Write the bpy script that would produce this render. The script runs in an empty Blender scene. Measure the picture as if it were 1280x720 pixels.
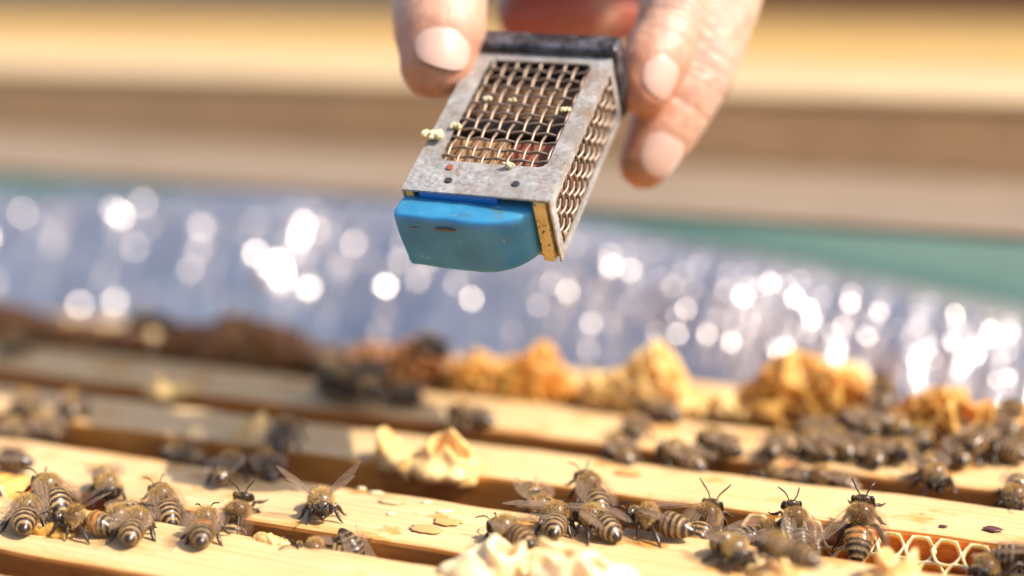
import bpy, bmesh, math, random
from mathutils import Vector, Matrix, noise

R = math.radians
sc = bpy.context.scene
COL = sc.collection

# ------------------------------------------------------------------ camera
FPX, PITCH, CAMH = 2000.0, math.atan(0.2), 0.106          # focal length in px of the 1280 px wide photograph
CAM = Vector((0, 0, CAMH))
CR = Vector((1, 0, 0)); CF = Vector((0, math.cos(PITCH), -math.sin(PITCH))); CU = Vector((0, math.sin(PITCH), math.cos(PITCH)))
cam = bpy.data.cameras.new('camera'); co = bpy.data.objects.new('camera', cam); COL.objects.link(co)
co.location = CAM; co.rotation_euler = (math.pi/2 - PITCH, 0, 0)
cam.sensor_width = 36; cam.lens = FPX*36/1280
cam.clip_start = .005; cam.clip_end = 200
cam.dof.use_dof = True; cam.dof.focus_distance = .3085; cam.dof.aperture_fstop = 3.7
cam.dof.aperture_blades = 9; cam.dof.aperture_rotation = R(10)
sc.camera = co

# ------------------------------------------------------------------ light
SUN = Vector((.82, -.32, 1.0)).normalized()
w = bpy.data.worlds.new('World'); sc.world = w; w.use_nodes = True
nt = w.node_tree; nt.nodes.clear()
sky = nt.nodes.new('ShaderNodeTexSky'); sky.sky_type = 'NISHITA'; sky.sun_disc = False; sky.dust_density = 2.6; sky.ozone_density = .6; sky.air_density = .8
sky.sun_elevation = math.asin(SUN.z); sky.sun_rotation = math.atan2(SUN.x, SUN.y)
bg = nt.nodes.new('ShaderNodeBackground'); bg.inputs['Strength'].default_value = .15
wo = nt.nodes.new('ShaderNodeOutputWorld')
nt.links.new(sky.outputs[0], bg.inputs[0]); nt.links.new(bg.outputs[0], wo.inputs[0])
sl = bpy.data.lights.new('sun', 'SUN'); sl.energy = 4.0; sl.angle = R(.53); sl.color = (1, .92, .80)
so = bpy.data.objects.new('sun', sl); COL.objects.link(so)
so.rotation_euler = SUN.to_track_quat('Z', 'Y').to_euler(); so.location = SUN*3
sc.view_settings.view_transform = 'Standard'; sc.view_settings.look = 'None'
sc.view_settings.exposure = .76; sc.view_settings.gamma = 1; sc.view_settings.use_curve_mapping = False
sc.render.engine = 'CYCLES'
sc.cycles.use_denoising = True
try: sc.cycles.denoiser = 'OPENIMAGEDENOISE'
except Exception: pass
sc.cycles.use_adaptive_sampling = False
sc.cycles.sample_clamp_direct = 0; sc.cycles.sample_clamp_indirect = 6
sc.cycles.max_bounces = 10; sc.cycles.diffuse_bounces = 5; sc.cycles.transparent_max_bounces = 16
sc.cycles.caustics_reflective = False; sc.cycles.caustics_refractive = False

# ------------------------------------------------------------------ frames of reference
TH = R(-23.5)                                  # the frames of the hive lie turned against the camera
AX = Vector((math.cos(TH), math.sin(TH), 0)); NX = Vector((-math.sin(TH), math.cos(TH), 0)); UP = Vector((0, 0, 1))
def an(a, n, z=0): return AX*a + NX*n + UP*z                     # metres along / across the frames
def ray(x, y): return CF + CR*((x-640)/FPX) + CU*((360-y)/FPX)
def onz(x, y, z=0):
    d = ray(x, y); return CAM + d*((z-CAMH)/d.z)
def pd(x, y, depth): return CAM + ray(x, y)*depth
def a_of(p): return p.dot(AX)
def n_of(p): return p.dot(NX)

# ------------------------------------------------------------------ helpers
def tag(o, label=None, cat=None, group=None, kind=None):
    if label: o['label'] = label
    if cat: o['category'] = cat
    if group: o['group'] = group
    if kind: o['kind'] = kind
    return o
def link(o, parent=None):
    COL.objects.link(o)
    if parent is not None: o.parent = parent
    return o
def empty(name, loc=(0, 0, 0), rot=None):
    o = bpy.data.objects.new(name, None); o.empty_display_size = .01
    o.location = loc
    if rot is not None: o.rotation_euler = rot
    return link(o)
def obj(name, me, parent=None, loc=None, rot=None):
    o = bpy.data.objects.new(name, me); link(o, parent)
    if loc is not None: o.location = loc
    if rot is not None: o.rotation_euler = rot
    return o
def mesh_from(name, verts, faces, mats, smooth=True, fm=None):
    me = bpy.data.meshes.new(name); me.from_pydata([tuple(v) for v in verts], [], faces)
    for m in (mats if isinstance(mats, (list, tuple)) else [mats]): me.materials.append(m)
    if smooth: me.polygons.foreach_set('use_smooth', [True]*len(me.polygons))
    if fm: me.polygons.foreach_set('material_index', fm)
    me.update(); return me
def bm_mesh(name, bm, mats, smooth=False):
    me = bpy.data.meshes.new(name); bm.to_mesh(me); bm.free()
    for m in (mats if isinstance(mats, (list, tuple)) else [mats]): me.materials.append(m)
    if smooth: me.polygons.foreach_set('use_smooth', [True]*len(me.polygons))
    return me
def bevel_box(sx, sy, sz, b=.0005, seg=2, center=(0, 0, 0)):
    bm = bmesh.new(); bmesh.ops.create_cube(bm, size=1)
    for v in bm.verts: v.co = Vector((v.co.x*sx+center[0], v.co.y*sy+center[1], v.co.z*sz+center[2]))
    if b: bmesh.ops.bevel(bm, geom=bm.edges[:], offset=b, segments=seg, affect='EDGES', profile=.6)
    return bm
class Geo:
    """collects tubes, sweeps and patches into one mesh"""
    def __init__(s): s.v = []; s.f = []; s.m = []; s.c = []
    def tube(s, pts, rad, seg=8, mat=0, col=None, cap=True):
        pts = [Vector(p) for p in pts]; base = len(s.v); n = len(pts)
        up = Vector((0, 0, 1))
        for i, p in enumerate(pts):
            t = (pts[min(i+1, n-1)] - pts[max(i-1, 0)]).normalized()
            if abs(t.dot(up)) > .95: up = Vector((1, 0, 0)) if abs(t.x) < .9 else Vector((0, 1, 0))
            x = t.cross(up).normalized(); y = x.cross(t); up = y
            r = rad[i] if isinstance(rad, (list, tuple)) else rad
            for k in range(seg):
                an_ = 2*math.pi*k/seg
                s.v.append(p + x*math.cos(an_)*r + y*math.sin(an_)*r); s.c.append(col)
        for i in range(n-1):
            for k in range(seg):
                a = base+i*seg+k; b = base+i*seg+(k+1) % seg
                s.f.append((a, b, b+seg, a+seg)); s.m.append(mat)
        if cap:
            s.f.append(tuple(base+k for k in range(seg))[::-1]); s.m.append(mat)
            s.f.append(tuple(base+(n-1)*seg+k for k in range(seg))); s.m.append(mat)
    def build(s, name, mats, smooth=True):
        me = mesh_from(name, s.v, s.f, mats, smooth, s.m)
        if any(c is not None for c in s.c):
            at = me.color_attributes.new('col', 'FLOAT_COLOR', 'POINT')
            for i, c in enumerate(s.c): at.data[i].color = (*(c or (0, 0, 0)), 1)
        return me

# ------------------------------------------------------------------ materials
def mat(name):
    m = bpy.data.materials.new(name); m.use_nodes = True
    return m, m.node_tree, m.node_tree.nodes['Principled BSDF']
class N:
    def __init__(s, nt): s.nt = nt
    def new(s, t, **k):
        n = s.nt.nodes.new(t)
        for a, b in k.items():
            if hasattr(n, a): setattr(n, a, b)
            else: n.inputs[a].default_value = b
        return n
    def l(s, a, b): s.nt.links.new(a, b)
    def coord(s, scale=(1, 1, 1), out='Object'):
        c = s.new('ShaderNodeTexCoord'); mp = s.new('ShaderNodeMapping'); mp.inputs['Scale'].default_value = scale
        s.l(c.outputs[out], mp.inputs[0]); return mp.outputs[0]
    def noise(s, vec, scale, detail=4, rough=.55):
        n = s.new('ShaderNodeTexNoise'); n.inputs['Scale'].default_value = scale; n.inputs['Detail'].default_value = detail; n.inputs['Roughness'].default_value = rough
        s.l(vec, n.inputs['Vector']); return n.outputs[0]
    def ramp(s, fac, stops):
        r = s.new('ShaderNodeValToRGB'); el = r.color_ramp.elements
        while len(el) < len(stops): el.new(.5)
        for e, (p, c) in zip(el, stops):
            e.position = p; e.color = (*c, 1) if len(c) == 3 else c
        s.l(fac, r.inputs[0]); return r.outputs[0]
    def mix(s, fac, a, b, mode='MIX'):
        n = s.new('ShaderNodeMix'); n.data_type = 'RGBA'; n.blend_type = mode
        for i, x in ((0, fac), (6, a), (7, b)):
            if hasattr(x, 'is_output'): s.l(x, n.inputs[i])
            elif i == 0: n.inputs[0].default_value = x
            else: n.inputs[i].default_value = (*x, 1)
        return n.outputs[2]
    def bump(s, h, strength, dist, nrm=None):
        b = s.new('ShaderNodeBump'); b.inputs['Strength'].default_value = strength; b.inputs['Distance'].default_value = dist
        s.l(h, b.inputs['Height'])
        if nrm: s.l(nrm, b.inputs['Normal'])
        return b.outputs[0]
def g(v): return (v, v, v)

def wood(name, light, dark, stain=None, grain=1.0, rough=.6, stain_amt=.62):
    m, nt, p = mat(name); n = N(nt)
    v = n.coord((7*grain, 130*grain, 130*grain))
    f = n.noise(v, 3.0, 5, .6)
    v2 = n.coord((3, 60*grain, 90*grain)); wv = n.new('ShaderNodeTexWave', wave_type='BANDS', bands_direction='DIAGONAL')
    wv.inputs['Scale'].default_value = 4; wv.inputs['Distortion'].default_value = 3.5; wv.inputs['Detail'].default_value = 3; wv.inputs['Detail Scale'].default_value = .8
    n.l(v2, wv.inputs[0])
    c1 = n.ramp(f, [(.3, dark), (.65, light)])
    ring = n.ramp(wv.outputs[0], [(0, g(.74)), (.35, g(1))])
    c = n.mix(.55, c1, ring, 'MULTIPLY')
    v3 = n.coord((60, 60, 60)); b = n.noise(v3, .55, 4, .6)
    tone = n.ramp(b, [(.35, g(.86)), (.6, g(1.0))]); c = n.mix(1, c, tone, 'MULTIPLY')
    if stain:
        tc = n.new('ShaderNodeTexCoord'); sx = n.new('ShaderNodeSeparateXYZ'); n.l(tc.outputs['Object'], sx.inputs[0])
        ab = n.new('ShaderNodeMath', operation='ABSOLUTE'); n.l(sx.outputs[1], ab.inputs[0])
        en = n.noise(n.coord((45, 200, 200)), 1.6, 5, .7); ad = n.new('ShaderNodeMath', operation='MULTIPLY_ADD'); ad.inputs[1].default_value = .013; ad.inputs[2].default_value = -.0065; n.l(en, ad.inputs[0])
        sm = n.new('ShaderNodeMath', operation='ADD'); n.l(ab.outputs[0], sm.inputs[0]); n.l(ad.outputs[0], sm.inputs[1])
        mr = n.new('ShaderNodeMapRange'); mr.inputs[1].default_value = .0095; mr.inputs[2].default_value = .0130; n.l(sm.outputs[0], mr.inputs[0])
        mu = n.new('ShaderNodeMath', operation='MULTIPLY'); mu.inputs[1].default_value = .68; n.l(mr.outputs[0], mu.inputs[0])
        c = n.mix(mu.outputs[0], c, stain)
        v4 = n.coord((55, 90, 90)); sn = n.noise(v4, 1.3, 5, .65)
        k = n.ramp(sn, [(stain_amt, g(0)), (stain_amt+.07, g(1))]); c = n.mix(k, c, stain)
        sp = n.noise(n.coord((300, 420, 420)), 1.1, 3); k2 = n.ramp(sp, [(.70, g(0)), (.74, g(.8))]); c = n.mix(k2, c, (.22, .09, .03))
    n.l(c, p.inputs['Base Color'])
    p.inputs['Roughness'].default_value = rough; p.inputs['Specular IOR Level'].default_value = .35
    n.l(n.bump(f, .35, .0004), p.inputs['Normal'])
    return m
M = {}
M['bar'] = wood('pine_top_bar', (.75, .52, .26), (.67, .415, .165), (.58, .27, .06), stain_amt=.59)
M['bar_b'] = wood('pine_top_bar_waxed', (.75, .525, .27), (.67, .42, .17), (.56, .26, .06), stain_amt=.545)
M['side'] = wood('propolis_shade_side', (.74, .30, .055), (.60, .22, .035), (.36, .11, .02), stain_amt=.58)  # propolis tint with the brown shade of the gaps painted in
M['plank'] = wood('sunlit_plank', (.54, .325, .085), (.46, .26, .06), None, .35)
M['plank_pale'] = wood('pale_plank', (.66, .47, .26), (.56, .38, .19), None, .35)
M['brown'] = wood('brown_board', (.74, .45, .22), (.64, .37, .17), None, .35)
M['rust'] = wood('red_brown_board', (.42, .19, .08), (.34, .14, .05), None, .35)
M['weathered'] = wood('weathered_board', (.27, .195, .13), (.22, .155, .10), None, .35, .75)
M['hivewood'] = wood('hive_wall_wood', (.52, .35, .18), (.42, .26, .12), None, .5)
M['cagewood'] = wood('cage_floor_wood', (.52, .30, .14), (.30, .14, .06), (.05, .025, .015), 3, .5, .6)

def paint(name, c, c2):
    m, nt, p = mat(name); n = N(nt); f = n.noise(n.coord((12, 40, 40)), 2, 5, .65)
    n.l(n.ramp(f, [(.38, c2), (.55, c)]), p.inputs['Base Color']); p.inputs['Roughness'].default_value = .5
    n.l(n.bump(f, .2, .0005), p.inputs['Normal']); return m
M['green'] = paint('green_paint', (.48, .80, .61), (.42, .72, .53))

def wax(name, c, c2, sss=.35, scale=.004, radius=(1, .5, .15), rough=.42):
    m, nt, p = mat(name); n = N(nt)
    f = n.noise(n.coord((1, 1, 1)), 210, 5, .6)
    n.l(n.ramp(f, [(.35, c2), (.62, c)]), p.inputs['Base Color'])
    p.inputs['Roughness'].default_value = rough; p.inputs['Subsurface Weight'].default_value = sss
    p.inputs['Subsurface Radius'].default_value = radius; p.inputs['Subsurface Scale'].default_value = scale
    n.l(n.bump(n.noise(n.coord((1, 1, 1)), 900, 4), .35, .0003), p.inputs['Normal'])
    return m
M['wax_white'] = wax('new_white_wax', (.82, .68, .43), (.72, .52, .24))
M['wax_yellow'] = wax('yellow_burr_wax', (.80, .57, .25), (.66, .37, .10))
M['wax_amber'] = wax('amber_burr_wax', (.72, .40, .08), (.45, .17, .03))
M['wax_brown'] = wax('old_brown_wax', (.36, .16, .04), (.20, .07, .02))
M['wax_cell'] = wax('cell_inside_wax', (.84, .42, .11), (.72, .30, .06), .4)
M['wax_dark'] = wax('dark_comb_wax', (.20, .09, .03), (.10, .04, .015), .1)

def simple(name, c, rough=.5, metal=0, spec=.5, **k):
    m, nt, p = mat(name); p.inputs['Base Color'].default_value = (*c, 1); p.inputs['Roughness'].default_value = rough
    p.inputs['Metallic'].default_value = metal; p.inputs['Specular IOR Level'].default_value = spec
    for a, b in k.items(): p.inputs[a.replace('_', ' ')].default_value = b
    return m

def bee_mat(name, shine):
    m, nt, p = mat(name); n = N(nt)
    a = n.new('ShaderNodeAttribute'); a.attribute_name = 'col'
    f = n.noise(n.coord(), 1500, 3); k = n.ramp(f, [(.3, g(.72)), (.7, g(1.15))])
    n.l(n.mix(1, a.outputs['Color'], k, 'MULTIPLY'), p.inputs['Base Color'])
    p.inputs['Roughness'].default_value = .27; p.inputs['Specular IOR Level'].default_value = shine
    n.l(n.bump(f, .3, .0001), p.inputs['Normal']); return m
M['bee'] = bee_mat('bee_body', .5)
M['fuzz'] = simple('bee_fuzz', (.62, .40, .145), .85, 0, .1)
M['eye'] = simple('bee_eye', (.012, .008, .006), .22, 0, .6)
def wing_mat():
    m, nt, p = mat('bee_wing'); n = N(nt)
    p.inputs['Base Color'].default_value = (.50, .36, .24, 1); p.inputs['Roughness'].default_value = .2; p.inputs['Specular IOR Level'].default_value = .6
    f = n.noise(n.coord(), 700, 3); n.l(n.bump(f, .5, .0002), p.inputs['Normal'])
    t = n.new('ShaderNodeBsdfTransparent'); t.inputs[0].default_value = (.93, .88, .82, 1)
    mx = n.new('ShaderNodeMixShader'); lw = n.new('ShaderNodeLayerWeight'); lw.inputs[0].default_value = .35; n.l(n.ramp(lw.outputs['Facing'], [(0, g(.07)), (1, g(.36))]), mx.inputs[0])
    n.l(t.outputs[0], mx.inputs[1]); n.l(p.outputs[0], mx.inputs[2]); n.l(mx.outputs[0], nt.nodes['Material Output'].inputs[0])
    return m
M['wing'] = wing_mat()
M['vein'] = simple('wing_vein', (.13, .07, .035), .5)

def foil_mat():
    m, nt, p = mat('silver_foil'); n = N(nt)
    f = n.noise(n.coord(), 60, 4); n.l(n.ramp(f, [(.3, (.62, .555, .53)), (.7, (.78, .70, .66))]), p.inputs['Base Color'])
    p.inputs['Metallic'].default_value = .9
    n.l(n.ramp(n.noise(n.coord(), 35, 3), [(.3, g(.25)), (.7, g(.42))]), p.inputs['Roughness'])
    n.l(n.bump(n.noise(n.coord((1, 1, .35)), 260, 4), .28, .0010), p.inputs['Normal']); return m
M['foil'] = foil_mat()

def tin():
    m, nt, p = mat('worn_tin'); n = N(nt)
    f = n.noise(n.coord(), 900, 5, .7); b = n.noise(n.coord(), 170, 5, .65)
    c = n.ramp(f, [(.32, (.22, .20, .19)), (.62, (.52, .50, .48))])
    c = n.mix(n.ramp(b, [(.50, g(0)), (.62, g(.75))]), c, (.62, .60, .58))
    r = n.noise(n.coord((1, 1, 1)), 120, 6, .7); c = n.mix(n.ramp(r, [(.52, g(0)), (.66, g(.85))]), c, (.30, .17, .09))
    dk = n.noise(n.coord(), 75, 5, .7); c = n.mix(n.ramp(dk, [(.44, g(0)), (.60, g(.7))]), c, (.30, .26, .22))
    s = n.noise(n.coord(), 1500, 2); c = n.mix(n.ramp(s, [(.66, g(0)), (.70, g(.8))]), c, (.10, .07, .05))
    n.l(c, p.inputs['Base Color']); p.inputs['Metallic'].default_value = .38
    n.l(n.ramp(f, [(.3, g(.55)), (.7, g(.36))]), p.inputs['Roughness'])
    n.l(n.bump(f, .35, .0002), p.inputs['Normal']); return m
M['tin'] = tin()
M['wire'] = simple('steel_wire', (.32, .235, .175), .45, .65)
def blue():
    m, nt, p = mat('blue_wax_plug'); n = N(nt)
    f = n.noise(n.coord(), 130, 4); c = n.ramp(f, [(.3, (.018, .17, .34)), (.7, (.05, .27, .45))])
    sc_ = n.noise(n.coord((240, 1400, 240)), 1.4, 4); c = n.mix(n.ramp(sc_, [(.66, g(0)), (.72, g(.55))]), c, (.35, .52, .58))
    d = n.noise(n.coord(), 320, 5, .7); c = n.mix(n.ramp(d, [(.60, g(0)), (.72, g(.7))]), c, (.10, .12, .10))
    n.l(c, p.inputs['Base Color']); p.inputs['Roughness'].default_value = .42
    p.inputs['Subsurface Weight'].default_value = .75; p.inputs['Subsurface Radius'].default_value = (.12, .6, 1.0); p.inputs['Subsurface Scale'].default_value = .006
    n.l(n.bump(n.noise(n.coord(), 500, 4), .35, .0004), p.inputs['Normal']); return m
M['blue'] = blue()
M['blue_dark'] = simple('deep_blue_plastic', (.01, .12, .42), .35)
M['cap'] = None
def capmat():
    m, nt, p = mat('black_plastic'); n = N(nt); f = n.noise(n.coord(), 240, 5, .7)
    n.l(n.ramp(f, [(.42, (.012, .012, .013)), (.66, (.10, .10, .12))]), p.inputs['Base Color'])
    p.inputs['Roughness'].default_value = .3; n.l(n.bump(f, .3, .0004), p.inputs['Normal']); return m
M['cap'] = capmat()
def foam():
    m, nt, p = mat('yellow_speckled_wood'); n = N(nt)
    f = n.noise(n.coord(), 1300, 3); c = n.ramp(n.noise(n.coord(), 220, 4), [(.3, (.55, .33, .08)), (.6, (.80, .55, .20))])
    c = n.mix(n.ramp(f, [(.60, g(0)), (.65, g(1))]), c, (.03, .02, .012)); n.l(c, p.inputs['Base Color']); p.inputs['Roughness'].default_value = .7; return m
M['foam'] = foam()
def skin():
    m, nt, p = mat('skin'); n = N(nt)
    a = n.new('ShaderNodeAttribute'); a.attribute_name = 'col'
    f = n.noise(n.coord(), 420, 5, .65); k = n.ramp(f, [(.3, g(.86)), (.7, g(1.06))])
    c = n.mix(1, a.outputs['Color'], k, 'MULTIPLY')
    d = n.noise(n.coord(), 130, 6, .75); c = n.mix(n.ramp(d, [(.54, g(0)), (.68, g(.6))]), c, (.30, .17, .07))
    n.l(c, p.inputs['Base Color']); p.inputs['Roughness'].default_value = .46
    p.inputs['Subsurface Weight'].default_value = .45; p.inputs['Subsurface Radius'].default_value = (1, .35, .18); p.inputs['Subsurface Scale'].default_value = .003
    vo = n.new('ShaderNodeTexVoronoi'); vo.feature = 'DISTANCE_TO_EDGE'; vo.inputs['Scale'].default_value = 900
    n.l(n.coord((1, 1, .45)), vo.inputs['Vector'])
    n.l(n.bump(f, .5, .0006, n.bump(vo.outputs[0], .25, .0004)), p.inputs['Normal']); return m
M['skin'] = skin()
M['nail'] = simple('fingernail', (.58, .365, .29), .3, 0, .45, Subsurface_Weight=.3, Subsurface_Scale=.002)
M['cloth'] = simple('sleeve_cloth', (.55, .54, .50), .9)
def grass():
    m, nt, p = mat('grass_ground'); n = N(nt); f = n.noise(n.coord(), 9, 8, .7)
    n.l(n.ramp(f, [(.3, (.04, .07, .02)), (.7, (.11, .14, .05))]), p.inputs['Base Color']); p.inputs['Roughness'].default_value = .9; return m
M['grass'] = grass()

# ------------------------------------------------------------------ setting: ground
GZ = -.62
me = mesh_from('ground', [(-80, -80, GZ), (80, -80, GZ), (80, 80, GZ), (-80, 80, GZ)], [(0, 1, 2, 3)], M['grass'], False)
tag(obj('ground', me), kind='structure')

def board(name, a0, a1, n0, n1, z0, z1, m, parent=None, b=.002, wob=0, seed=0, turn=0):
    """a straight board along the frames; local x runs along it"""
    L = a1-a0; bm = bevel_box(L, n1-n0, z1-z0, b)
    if wob:
        es = [e for e in bm.edges if abs((e.verts[0].co-e.verts[1].co).x) > L*.5]
        bmesh.ops.subdivide_edges(bm, edges=es, cuts=110, use_grid_fill=True)
        for v in bm.verts:
            q = Vector((v.co.x*90+seed*9, v.co.y*40, v.co.z*40))
            v.co += Vector((0, noise.noise(q), noise.noise(q+Vector((31, 7, 3)))*.55))*wob
    me = bm_mesh(name, bm, m)
    if name == 'top_bar':      # tops are scraped clean, side colour holds propolis plus painted-in warm gap shade
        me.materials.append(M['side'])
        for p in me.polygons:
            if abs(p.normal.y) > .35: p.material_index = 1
    o = obj(name, me, parent, an((a0+a1)/2, (n0+n1)/2, (z0+z1)/2), (0, 0, TH+R(turn)))
    return o

# ------------------------------------------------------------------ the open hive box
A0, A1 = -.40, .075
hive = empty('beehive_box', (0, 0, 0))
tag(hive, 'open wooden beehive box with a green painted rim round the frames', 'beehive')
board('wall', A0-.04, A1+.04, .459, .500, GZ+.06, .0315, M['green'], hive)
board('rim_cap', A0-.04, A1+.04, .4585, .5005, .0320, .0335, M['weathered'], hive, .0005)
board('wall', A0-.04, A1+.04, -.055, -.02, GZ+.06, .010, M['hivewood'], hive)
board('wall', A0-.04, A0, -.019, .458, GZ+.06, .005, M['hivewood'], hive)
board('wall', A1, A1+.04, -.019, .458, GZ+.06, .005, M['hivewood'], hive)
board('floor_board', A0, A1, -.019, .458, -.36, -.34, M['hivewood'], hive)
board('rim_ledge', A0-.2, A1+.2, .5015, .585, .008, .0325, M['weathered'], hive)
board('stand', A0-.02, A1+.02, 0, .45, GZ, GZ+.059, M['hivewood'], hive)

# ------------------------------------------------------------------ neighbouring hive cover of planks behind
nb = empty('neighbour_hive', (0, 0, 0))
tag(nb, 'plank topped neighbouring hive standing behind the green rim', 'beehive')
board('front_board', -1.3, .55, .587, .611, GZ+.05, .0565, M['brown'], nb)
edges = [.586, .752, .93, 1.12, 1.33]
for i in range(4):
    board('plank', -1.35+.02*i, .58-.03*(i % 2), edges[i], edges[i+1]-.004, .0575, .0775-.0165+.001*(i % 2), M['plank_pale' if i == 0 else 'plank'], nb)
board('back_board', -1.3, .55, 1.300, 1.324, GZ+.05, .0565, M['brown'], nb)
far = board('fence_board', -.55, 1.1, 1.62, 1.65, GZ, .16, M['rust'])
tag(far, 'brown upright board standing beyond the plank topped hive', 'board')
shed = board('timber_beam', -2.6, -.75, 1.75, 1.9, GZ, .09, M['weathered'])
tag(shed, 'weathered grey timber beam lying beyond the plank topped hive', 'beam')

# ------------------------------------------------------------------ frames with their top bars
BARS = [('Z', .186, .211), ('A', .2215, .2455), ('B', .2535, .2787), ('C', .2965, .3180), ('D', .3295, .3545), ('E', .3665, .3915)]
BLAB = {'Z': 'wooden hive frame next to the front frame, farthest from the foil',
        'A': 'wooden hive frame carrying the bee cluster beside the lump of white wax',
        'B': 'wooden hive frame with two round orange stains on its bar',
        'C': 'wooden hive frame with open honeycomb cells along its side',
        'D': 'wooden hive frame beside the bee crowded amber burr comb',
        'E': 'wooden hive frame closest to the silver foil under the burr comb'}
for i, (k, n0, n1) in enumerate(BARS):
    r = empty('hive_frame'); tag(r, BLAB[k], 'hive frame', 'frames hanging side by side in the hive')
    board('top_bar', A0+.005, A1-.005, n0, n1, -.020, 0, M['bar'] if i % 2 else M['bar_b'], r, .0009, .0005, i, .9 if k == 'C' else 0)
    for a in (A0+.012, A1-.020): board('side_bar', a, a+.009, n0+.001, n1-.001, -.31, -.0205, M['hivewood'], r)
    board('comb', A0+.022, A1-.021, n0+.001, n1-.001, -.30, -.0205, M['wax_dark'], r)

# two round propolis rings on the bar of frame B, thin blobs of resin
def blot(px, py, rx, m, lab, cat='stain', grp=None, z=.00012):
    p = onz(px, py, 0); bm = bmesh.new(); rnd = random.Random(px)
    vs = []
    for k in range(20):
        t = 2*math.pi*k/20; q = 1+.16*rnd.uniform(-1, 1)
        vs.append(bm.verts.new((math.cos(t)*rx*q, math.sin(t)*rx*.72*q, 0)))
    f = bm.faces.new(vs); e = bmesh.ops.extrude_face_region(bm, geom=[f])
    for v in e['geom']:
        if isinstance(v, bmesh.types.BMVert): v.co = Vector((v.co.x*.86, v.co.y*.86, z))
    o = obj('resin_spot', bm_mesh('resin_spot', bm, m, True), None, p+UP*.00035, (0, 0, TH)); tag(o, lab, cat, grp); return o
M['resin'] = simple('propolis', (.64, .33, .10), .4)
M['resin_dark'] = simple('dark_propolis', (.10, .035, .02), .3)
blot(533, 663, .0033, M['resin'], 'larger orange resin spot on the bare bar', 'resin')
blot(559, 654, .0030, M['resin'], 'smaller orange resin spot touching a larger one on the bare bar', 'resin')
blot(1179, 660, .0009, M['resin_dark'], 'small dark resin dot above the open cells', 'resin')
blot(1241, 663, .0020, M['resin_dark'], 'dark purple oval resin drop on the bar above the cells', 'resin')
blot(490, 628, .0028, M['wax_yellow'], 'thin yellow wax smear on the bar behind the resin spots', 'wax')
blot(785, 592, .0030, M['resin'], 'faint orange resin smear on the bar behind the bee cluster', 'resin')

# ------------------------------------------------------------------ foil liner draped over the far wall
def foil():
    na, nv = 1100, 92; rnd = random.Random(4)
    a0, a1 = A0+.002, A1-.002
    prof = []   # (n, z) of the drape for height 1: up the frames' side, over the rim
    V = []; F = []
    bumps = []
    for _ in range(330): bumps.append((rnd.uniform(a0, -.2), rnd.uniform(0, 1), rnd.uniform(.0025, .006), rnd.uniform(.0003, .0015)))
    for _ in range(900): bumps.append((rnd.uniform(-.23, a1), rnd.uniform(0, 1)**.8, rnd.uniform(.0013, .0026), rnd.uniform(.00025, .0008)))
    grid = {}
    for b in bumps: grid.setdefault((int(b[0]/.01), int(b[1]*8)), []).append(b)
    def top(a):       # height of the foil's upper edge falls away to the right, where the rim comes free
        K = [(-.45, .024), (-.39, .0265), (-.29, .0315), (-.2, .0315), (-.154, .0270), (-.105, .0220), (-.04, .0140), (.1, .004)]
        for (x0, y0), (x1, y1) in zip(K, K[1:]):
            if a <= x1: return y0+(y1-y0)*(a-x0)/(x1-x0)
        return .004
    for i in range(na+1):
        a = a0+(a1-a0)*i/na; ht = top(a)
        for j in range(nv+1):
            v = j/nv
            s = v*1.0
            z = -.012 + (ht+.012)*math.sin(min(1, s*1.04)*math.pi/2)**.9
            nn = .409 + .046*s**1.25
            q = Vector((a*46, v*1.1, 3.1)); d = noise.noise(q)*(.0040 if a < -.24 else .0014 if a > -.18 else .0014+.0026*(-.18-a)/.06) + noise.noise(Vector((a*150, v*2.6, 1)))*(.0022 if a < -.22 else .0011) + noise.noise(Vector((a*420, v*5, 8)))*(.0005 if a < -.22 else .00035)
            gi, gj = int(a/.01), int(v*8)
            for x in (gi-1, gi, gi+1):
                for y in (gj-1, gj, gj+1):
                    for (ba, bv, br, bh) in grid.get((x, y), ()):
                        r2 = ((a-ba)**2 + ((v-bv)*.062)**2)/(br*br)
                        if r2 < 1: d += bh*(1-r2)**2
            d *= min(1, 2.5*(1.02-v))+.12
            V.append(an(a, nn-d*.55, z+d*.75))
    for i in range(na):
        for j in range(nv):
            k = i*(nv+1)+j; F.append((k, k+nv+1, k+nv+2, k+1))
    me = mesh_from('foil', V, F, M['foil'])
    o = obj('foil_liner', me); tag(o, 'crumpled silver foil liner draped along the far hive wall', 'foil')
    md = o.modifiers.new('thickness', 'SOLIDIFY'); md.thickness = .0004; md.offset = 1
foil()

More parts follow.
